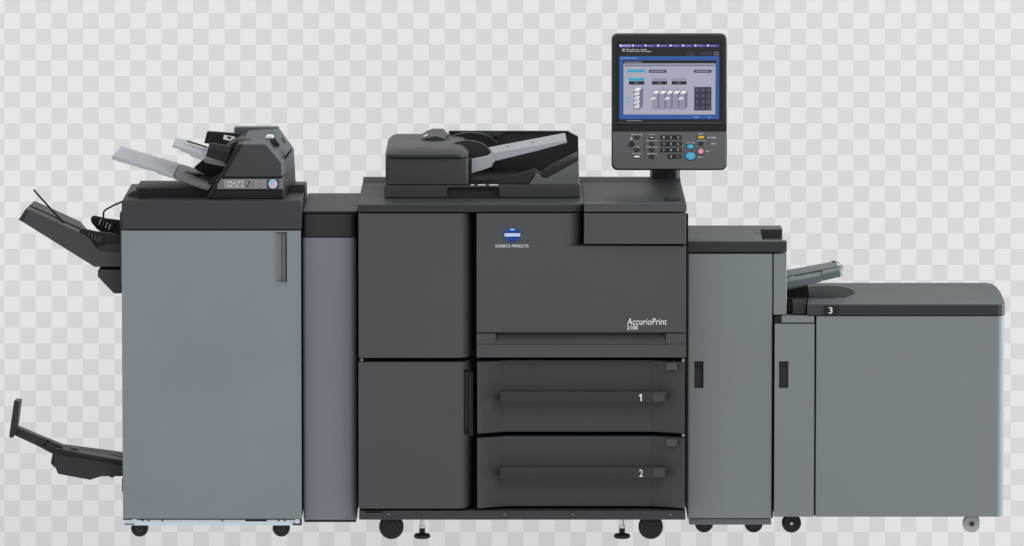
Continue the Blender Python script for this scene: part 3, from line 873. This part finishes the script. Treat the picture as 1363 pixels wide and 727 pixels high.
E_BLK, E_BLU, E_GRY, E_DGR, E_MEN = em('black', (8, 9, 18)), em('blue', (36, 86, 160)), em('grey', (168, 170, 188)), em('dark', (58, 58, 78)), em('menu', (64, 66, 140))
E_MENL, E_CYN, E_WHT, E_MID, E_BAR, E_LBL = em('menu_light', (132, 146, 204)), em('cyan', (52, 164, 194)), em('white', (238, 238, 244)), em('mid', (146, 146, 166)), em('bar', (122, 122, 144)), em('text', (120, 128, 150))
E_SIDE = em('side', (112, 112, 134))
E_LBLU = em('light_blue', (104, 152, 214))
ys = yp - 0.0020
SCR = []


def sq(x0, x1, y0_, y1_, m_, lv):
    SCR.append((bx(x0, x1, y0_, y1_, ys - 0.00025 * lv, ys + 0.001), m_))


def sp(pts, m_, lv):
    SCR.append((prism(pts, ys - 0.00025 * lv, ys + 0.001), m_))


def st(txt, x0, x1, y0_, y1_, m_, lv):
    SCR.append((lettering_shape(txt, x0, x1, y0_, y1_, ys - 0.00025 * lv), m_))


sq(824.2, 958, 58.6, 161.8, E_BLK, 0)
sq(824.4, 957, 59.2, 62.8, E_MEN, 1)
sq(824.6, 840, 59.4, 62.6, E_MENL, 2)
for k in range(8):
    sq(825 + k * 16.6, 827.4 + k * 16.6, 59.6, 61.8, E_WHT, 3)
    if k:
        sq(829.4 + k * 16.6, 836.4 + k * 16.6, 60.6, 61.6, E_MENL, 3)
sp([(830 + 2.3 * math.cos(t * 0.524), 66.8 + 2.3 * math.sin(t * 0.524)) for t in range(12)], E_MID, 1)
st('Ready to copy', 834, 861, 65, 67.4, E_WHT, 1)
st('Press Start to begin', 834, 867, 67.6, 69.6, E_WHT, 1)
for r_ in range(2):
    sq(913, 925, 69.3 + r_ * 3, 70.5 + r_ * 3, E_DGR, 1)
    sq(932, 947, 69.3 + r_ * 3, 70.5 + r_ * 3, E_DGR, 1)
    sq(950, 956.6, 69.3 + r_ * 3, 70.5 + r_ * 3, E_BAR, 1)
sq(824.4, 957.2, 75, 158.6, E_BLU, 1)
sq(826, 848, 76.8, 78, E_LBLU, 2)
sq(829, 953, 80.4, 153, E_BLK, 2)
sq(831, 855, 82.2, 83.4, E_BAR, 3)
sq(829.8, 952.4, 84.6, 152.6, E_GRY, 3)
sq(831, 951.6, 86, 88.4, E_BAR, 4)
sq(835, 858.2, 92.6, 96.2, E_CYN, 4)
sq(863.8, 887, 93, 97, E_DGR, 4)
sq(923.6, 947, 93, 97, E_DGR, 4)
sq(866, 884, 94.4, 95.6, E_MID, 5)
sq(926, 944, 94.4, 95.6, E_MID, 5)
sq(836.6, 858, 104, 107.8, E_CYN, 4)
sq(837, 857.6, 108.3, 112.7, E_BLK, 4)
for x_ in (867.6, 893.8):
    sq(x_, x_ + 20.4, 104, 108, E_MID, 4)
    sq(x_ + 0.2, x_ + 20.2, 108.3, 112.7, E_BLK, 4)
for x_ in (844.6, 875, 901):
    sq(x_, x_ + 5, 110, 111.2, E_BAR, 5)
# little tray tower
sp([(842.6, 120), (848, 116.6), (856, 116.6), (856, 141), (851, 146), (842.6, 146)], E_SIDE, 4)
sq(842.6, 850.8, 120.4, 146, E_MID, 5)
for k in range(5):
    y_ = 116.8 + k * 5.6
    sp([(843, y_ + 4.2), (847.6, y_), (854.6 if k == 0 else 851.4, y_), (850.4, y_ + 4.2)], E_WHT, 6)
    if k:
        sp([(846, y_ + 3), (848, y_ + 1.2), (849.4, y_ + 1.2), (847.6, y_ + 3)], E_SIDE, 7)
for k in range(3):
    sq(835, 836, 129.6 + k * 5.4, 131.8 + k * 5.4, E_SIDE, 4)
sq(838.4, 839, 128, 144, E_LBLU, 4)
# row of cabinets on the screen
sq(872, 912, 119.2, 119.8, E_BAR, 4)
for x_ in (882.6, 901):
    sq(x_, x_ + 1.4, 116.4, 118.6, E_SIDE, 4)
for k in range(5):
    x_ = 868.2 + k * 9.1
    sp([(x_, 146), (x_, 124.6), (x_ + 3.6, 120.6), (x_ + 10.4, 120.6), (x_ + 10.4, 141.6), (x_ + 7, 146)], E_SIDE, 4)
    sq(x_, x_ + 7, 124.8, 146, E_MID, 5)
    sp([(x_ + 0.6, 124.8), (x_ + 3.6, 121), (x_ + 10, 121), (x_ + 7, 124.8)], E_WHT, 6)
    if k % 2 == 0:
        sp([(x_ - 2.2, 132.6), (x_ + 0.6, 129.6), (x_ + 5.6, 129.6), (x_ + 2.8, 132.6)], E_WHT, 7)
        sp([(x_ + 0.4, 131.8), (x_ + 1.6, 130.4), (x_ + 2.6, 130.4), (x_ + 1.4, 131.8)], E_SIDE, 8)
sq(924, 947, 115.8, 147.2, E_BLK, 4)
for r_ in range(4):
    for c_ in range(3):
        sq(924.3 + c_ * 7.7, 931.4 + c_ * 7.7, 116.2 + r_ * 7.9, 123.4 + r_ * 7.9, E_DGR, 5)
        sq(927.2 + c_ * 7.7, 928.6 + c_ * 7.7, 119 + r_ * 7.9, 120.6 + r_ * 7.9, E_BAR, 6)
sq(923.4, 930, 155.4, 156.8, E_LBLU, 2)
sq(942.6, 946, 155.4, 156.8, E_LBLU, 2)
sq(834, 854, 160, 161.2, E_BAR, 2)
part('screen', SCR, E_BLK, cp, 0, smooth=False)

# keys
def okey(cx, cy, rx, ry, m_, rim=True):
    sh = [(disc(cx, cy, rx + 1.0, ry + 1.0, yp - 0.001, yp + 0.004, 28), KEYD)] if rim else []
    return part('key', sh + [(disc(cx, cy, rx, ry, yp - 0.0032, yp + 0.002, 28), m_)], m_, cp, 0.0004, 1)


def rkey(cx, cy, w_, h_, m_, inset=None):
    sh = [(prism(rrect(cx - w_ / 2 - 0.9, cx + w_ / 2 + 0.9, cy - h_ / 2 - 0.9, cy + h_ / 2 + 0.9, 1.2, 4), yp - 0.001, yp + 0.004), KEYD),
          (prism(rrect(cx - w_ / 2, cx + w_ / 2, cy - h_ / 2, cy + h_ / 2, 0.8, 4), yp - 0.0032, yp + 0.002), m_)]
    return part('key', sh, m_, cp, 0.0004, 1)


dl = part('dial', [disc(840.9, 191.8, 5.4, 5.4, yp - 0.001, yp + 0.004, 36), (disc(840.9, 191.8, 4.7, 4.7, yp - 0.005, yp + 0.002, 36), KEYD)], TRAY, cp, 0.0005)
okey(847.6, 183, 2.7, 1.9, BAND)
okey(847.6, 199.8, 2.7, 1.9, BAND)
rkey(847.6, 208.6, 7.6, 2.8, STICK)
okey(867.5, 183.1, 2.7, 1.9, BAND)
part('key_mark', [bx(865.6, 869.6, 182.5, 183.7, yp - 0.0037, yp)], STICK, cp, 0)
for y_ in (191.8, 200, 208.8):
    okey(867.5, y_, 2.7, 1.9, BAND)
digits = [['1', '2', '3'], ['4', '5', '6'], ['7', '8', '9'], [None, '0', 'C']]
for r_, y_ in enumerate((183.0, 191.7, 199.9, 208.4)):
    for c_, x_ in enumerate((883.6, 893.1, 902.6)):
        dg_ = digits[r_][c_]
        if dg_ is None:
            continue
        k_ = rkey(x_, y_, 7.4, 3.8, KEYD if dg_ != 'C' else BAND)
        if dg_ != 'C':
            w_ = 0.6 if dg_ == '1' else 0.95
            part('lettering', [lettering_shape(dg_, x_ - w_, x_ + w_, y_ - 1.4, y_ + 1.3, yp - 0.0034)], WHITE, k_, 0, smooth=False)
        else:
            part('lettering', [lettering_shape('C', x_ - 1, x_ + 1, y_ - 1.3, y_ + 1.3, yp - 0.0034)], KEYP, k_, 0, smooth=False)
okey(919, 195.2, 4.6, 3.0, KEYC)
ks = okey(919.3, 207.7, 6.6, 5.2, KEYC)
part('key_mark', [prism([(919.3, 204.8), (920.1, 207), (922.3, 207.8), (920.1, 208.6), (919.3, 210.8), (918.5, 208.6), (916.3, 207.8), (918.5, 207)], yp - 0.0037, yp - 0.002)], ICONB, ks, 0)
okey(932.9, 201.4, 3.7, 3.7, KEYP)
rkey(933.2, 182.7, 7.8, 3.8, KEYY)
okey(932.9, 191.2, 2.5, 1.8, BAND)
part('indicator', [bx(941.6, 944.8, 182.9, 183.7, yp - 0.0006, yp + 0.003)], STICK, cp, 0)
part('indicator', [bx(942, 944.4, 191.1, 191.7, yp - 0.0006, yp + 0.003)], BAND, cp, 0)
KT = [('Power Save', 840.6, 855, 178.2, 180), ('Help', 846, 851, 195, 196.8), ('Accessibility', 841.4, 854, 203.6, 205.2),
      ('Access', 864.2, 871.2, 178.2, 179.8), ('Mode Memory', 860.2, 875.4, 186.8, 188.4), ('Utility/Counter', 860.2, 875.4, 195, 196.6), ('Mode Check', 861.2, 874.4, 203.8, 205.4),
      ('Proof Copy', 913.6, 925.2, 189.4, 191.2), ('Reset', 929.8, 936.2, 177.2, 178.8), ('Interrupt', 928.4, 939, 186.4, 188.0), ('Stop', 939, 944.2, 200.2, 202.2), ('Start', 929, 935.2, 208, 210),
      ('I/O', 947, 953, 182, 184.6), ('Data', 946.6, 953, 190.2, 192.2)]
for t, a, b2, c_, d_ in KT:
    part('lettering', [lettering_shape(t, a, b2, c_, d_, yp + 0.0006, bold=0.01)], WHITE, cp, 0, smooth=False)
part('indicator', [disc(840.4, 184.2, 1.3, 1.1, yp + 0.0002, yp + 0.002, 12)], STICK, cp, 0)
part('plate_groove', [bx(857.6, 858.1, 180, 211, yp + 0.0004, yp + 0.002)], KEYD, cp, 0)

# ================================================================== RELAY UNIT
yr = 0.11
rl = thing('relay_unit', 'mid-height blue-grey relay cabinet with dark lid and bypass tray right of the printer', 'cabinet', (P(972, 700, yr).x, yr, 0))
RD = 0.44
part('cabinet', [bx(915.2, 1029, 337, 690, yr + 0.03, yr + RD - 0.03)], PALE3, rl, 0.003)
part('cabinet_front', [bx(917, 1046, 338, 421, yr + 0.022, yr + 0.028), bx(917, 1029.5, 420.5, 689, yr + 0.022, yr + 0.028)], GAP, rl, 0)
d_ = part('front_door', [plan_px(rounded_plan(915.0, 1027.6, yr, yr + 0.02, 3, 2), 338, 690, yr)], PALE3, rl, 0.0015, ang=50, cuts=[bx(924.2, 936.4, 482.4, 518, yr - 0.02, yr + 0.016)])
part('door_handle', [bx(924.4, 936.2, 482.6, 517.8, yr + 0.014, yr + 0.019), (bx(924.6, 936, 482.8, 487, yr + 0.004, yr + 0.012), BLACK)], BLACK2, d_, 0.001)
part('side_column', [bx(1029.6, 1047.2, 338, 419.4, yr, yr + RD - 0.06)], PALE3, rl, 0.0025)
zr = P(0, 321, yr).z
xr0, xr1 = P(915, 328, yr).x, P(1047.4, 328, yr).x
_ny0, _ny1 = PZ(1014, 319.6, zr).y, yr + 0.335
part('lid', [wbox(xr0, xr1, yr - 0.002, yr + RD, P(0, 335.8, yr).z, zr)], LIDP, rl, 0.002, 3,
     cuts=[plan([(PZ(1014.5, 319, zr).x, _ny0), (xr1 + 0.02, _ny0), (xr1 + 0.02, _ny1), (PZ(1011.6, 304, zr).x, _ny1)], zr - 0.026, zr + 0.05)])
part('lid_front', [wbox(xr0 + 0.001, xr1 - 0.001, yr - 0.0034, yr + 0.02, P(0, 335.6, yr).z, zr - 0.003)], BAND2, rl, 0.001)
part('lid_grip', [wbox(PZ(1012.6, 304, zr).x, PZ(1041, 304, zr).x - 0.001, _ny1 - 0.002, _ny1 + 0.002, zr - 0.0255, zr - 0.0012)], BAND2, rl, 0.0008)
part('lid_seam', [wbox(PZ(1003, 310, zr).x, PZ(1013, 310, zr).x, PZ(1003, 310.6, zr).y, PZ(1003, 309.8, zr).y, zr - 0.002, zr + 0.0008)], BAND2, rl, 0)
part('base_strip', [bx(917.4, 1026.4, 690.6, 698.6, yr + 0.006, yr + RD - 0.05)], TRAYD, rl, 0.002)
caster(rl, 937, 708.4, 12.4, top_py=697)
caster(rl, 1003, 708.4, 12.4, top_py=697)
# bypass tray
b0, b1 = yr + 0.07, yr + 0.28
bt = part('bypass_tray', [
    loft([(1046, 375.4), (1092, 366.6), (1093.6, 367), (1093.6, 375.4), (1046, 385)], b0, [(1046, 369), (1092, 360), (1094, 360.4), (1094, 366), (1046, 376)], b0 + 0.12),
    loft([(1093, 364.8), (1118, 359.8), (1119.4, 368.4), (1094.4, 374.4)], b0 + 0.004, [(1095, 357), (1122, 352), (1122.4, 358), (1096, 364)], b0 + 0.15),
    loft([(1046, 368), (1110, 355.4), (1116, 354.6), (1116, 359), (1046, 372)], b0 + 0.1, [(1046, 359.6), (1107, 348.4), (1113, 347.8), (1113, 352), (1046, 364)], b1)], BYP, rl, 0.002)
part('side_guide', [prism([(1049, 371), (1058, 368.2), (1059.4, 372), (1051, 375)], b0 + 0.06, b0 + 0.075)], TRAY, bt, 0.001)
part('tray_seam', [loft([(1054, 368.4), (1116, 355.6), (1116, 356.4), (1054, 369.2)], b0 + 0.096, [(1054, 367.8), (1116, 355.0), (1116, 356), (1054, 368.6)], b0 + 0.11)], BLACK2, bt, 0)
part('end_cap', [prism([(1106.6, 348.6), (1110, 347.6), (1113.6, 348.6), (1111, 352.6), (1107, 352)], b1 - 0.012, b1 + 0.004), ], BLACK, bt, 0.001)
part('extension_wire', [tube([P(1113.6, 350, b1 - 0.02), P(1117, 349.4, b1 - 0.04), P(1118.6, 353, b1 - 0.08), P(1121.4, 369, b0 + 0.02)], 0.0014, 8)], CHROME, bt, 0)

# ================================================================== PAPER FEEDER (large tray cabinet on the right)
yl = 0.10
lc = thing('paper_feeder', 'low wide blue-grey paper feeder cabinet numbered 3 at the right end', 'paper feeder', (P(1185, 700, yl).x, yl, 0))
LD = 0.55
part('cabinet', [bx(1031, 1334, 424, 687, yl + 0.045, yl + LD - 0.02)], PALE3, lc, 0.004)
part('cabinet_front', [bx(1031.5, 1330, 421, 686, yl + 0.034, yl + 0.043)], GAP, lc, 0)
part('main_panel', [plan_px(rounded_plan(1086, 1337, yl, yl + 0.25, 1.5, 13, n=8), 421, 688, yl)], PALE3, lc, 0.0015, ang=40)
d2 = part('front_door', [bx(1030.8, 1083.8, 431.2, 688, yl, yl + 0.03)], PALE3, lc, 0.0018, cuts=[bx(1037.2, 1049.6, 482.4, 518, yl - 0.02, yl + 0.016)])
part('door_handle', [bx(1037.4, 1049.4, 482.6, 517.8, yl + 0.014, yl + 0.02), (bx(1037.6, 1049.2, 482.8, 487, yl + 0.004, yl + 0.012), BLACK)], BLACK2, d2, 0.001)
part('upper_panel', [bx(1040.4, 1083.8, 420.6, 429.6, yl + 0.001, yl + 0.05)], PALE3, lc, 0.0012)
part('side_block', [bx(1030.6, 1040, 420.8, 430.2, yl + 0.008, yl + 0.05)], BLACK, lc, 0.001)
zl3 = P(0, 405, yl).z
edge = [(1338, 404.4), (1337.2, 401), (1334.6, 394), (1331.6, 388), (1327, 382), (1321, 378), (1314, 376.6)]
plan_l = [(PZ(1074, 404.6, zl3).x, yl + 0.0), (PZ(1329, 404.6, zl3).x, yl - 0.001), (PZ(1334.5, 404.6, zl3).x, yl + 0.004)]
plan_l += [(PZ(a, b2, zl3).x, PZ(a, b2, zl3).y + 0.004) for a, b2 in edge]
plan_l += [(PZ(1046, 376.6, zl3).x, PZ(1046, 376.6, zl3).y), (PZ(1047, 397, zl3).x, PZ(1047, 397, zl3).y), (PZ(1074, 397, zl3).x, PZ(1074, 397, zl3).y)]
ll = part('lid', [plan(plan_l, P(0, 420, yl).z, zl3)], LIDP, lc, 0.003, 3, ang=40)
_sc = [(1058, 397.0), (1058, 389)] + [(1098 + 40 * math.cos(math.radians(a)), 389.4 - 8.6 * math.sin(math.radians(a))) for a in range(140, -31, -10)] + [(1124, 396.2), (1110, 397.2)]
part('lid_shade', [plan([(PZ(a, b2, zl3).x, PZ(a, b2, zl3).y) for a, b2 in _sc], zl3 - 0.001, zl3 + 0.0012)], SHADE, ll, 0.0008)  # flat dark inlay standing in for the bypass tray's shadow
fr_pts = [(1098.6, yl - 0.0022), (1327, yl - 0.0022), (1333, yl + 0.002), (1336.8, yl + 0.012), (1337.9, yl + 0.03), (1337.9, yl + 0.3), (1320, yl + 0.3), (1320, yl + 0.03), (1098.6, yl + 0.03)]
lb_ = part('lid_band', [plan_px(fr_pts, 406.6, 419.4, yl)], BAND2, ll, 0.001, ang=40)
part('band_end', [bx(1074.4, 1098.4, 406, 419.6, yl - 0.002, yl + 0.03)], BAND, ll, 0.001)
part('number_plate', [bx(1096.4, 1117, 407.6, 418.4, yl - 0.004, yl)], BLACK, ll, 0.0005)
part('lettering', [lettering_shape('3', 1102.9, 1108.1, 409.0, 417.4, yl - 0.0043)], WHITE, ll, 0, smooth=False)
part('dock_block', [bx(1055, 1072.6, 401, 418.6, yl + 0.02, yl + 0.1), (bx(1048.4, 1073.6, 397, 420.4, yl + 0.1, yl + 0.14), BLACK), (bx(1048.6, 1055, 404, 419, yl + 0.05, yl + 0.1), BLACK)], BROWN, lc, 0.0015)
part('dock_shade', [prism([(1047.4, 386.4), (1076, 380.6), (1078, 396.6), (1047.4, 397)], yl + 0.16, yl + 0.24)], BLACK, lc, 0.001)  # solid black block painting the darkness in the gap below the tray
caster(lc, 1053.4, 708.6, 13, top_py=689, hub=BLACK2, hubr=0.3, axle=CHROME)
caster(lc, 1293, 708.4, 12.2, m=NYLON, hub=TRAYD, top_py=689, hubr=0.3, axle=BLACK)
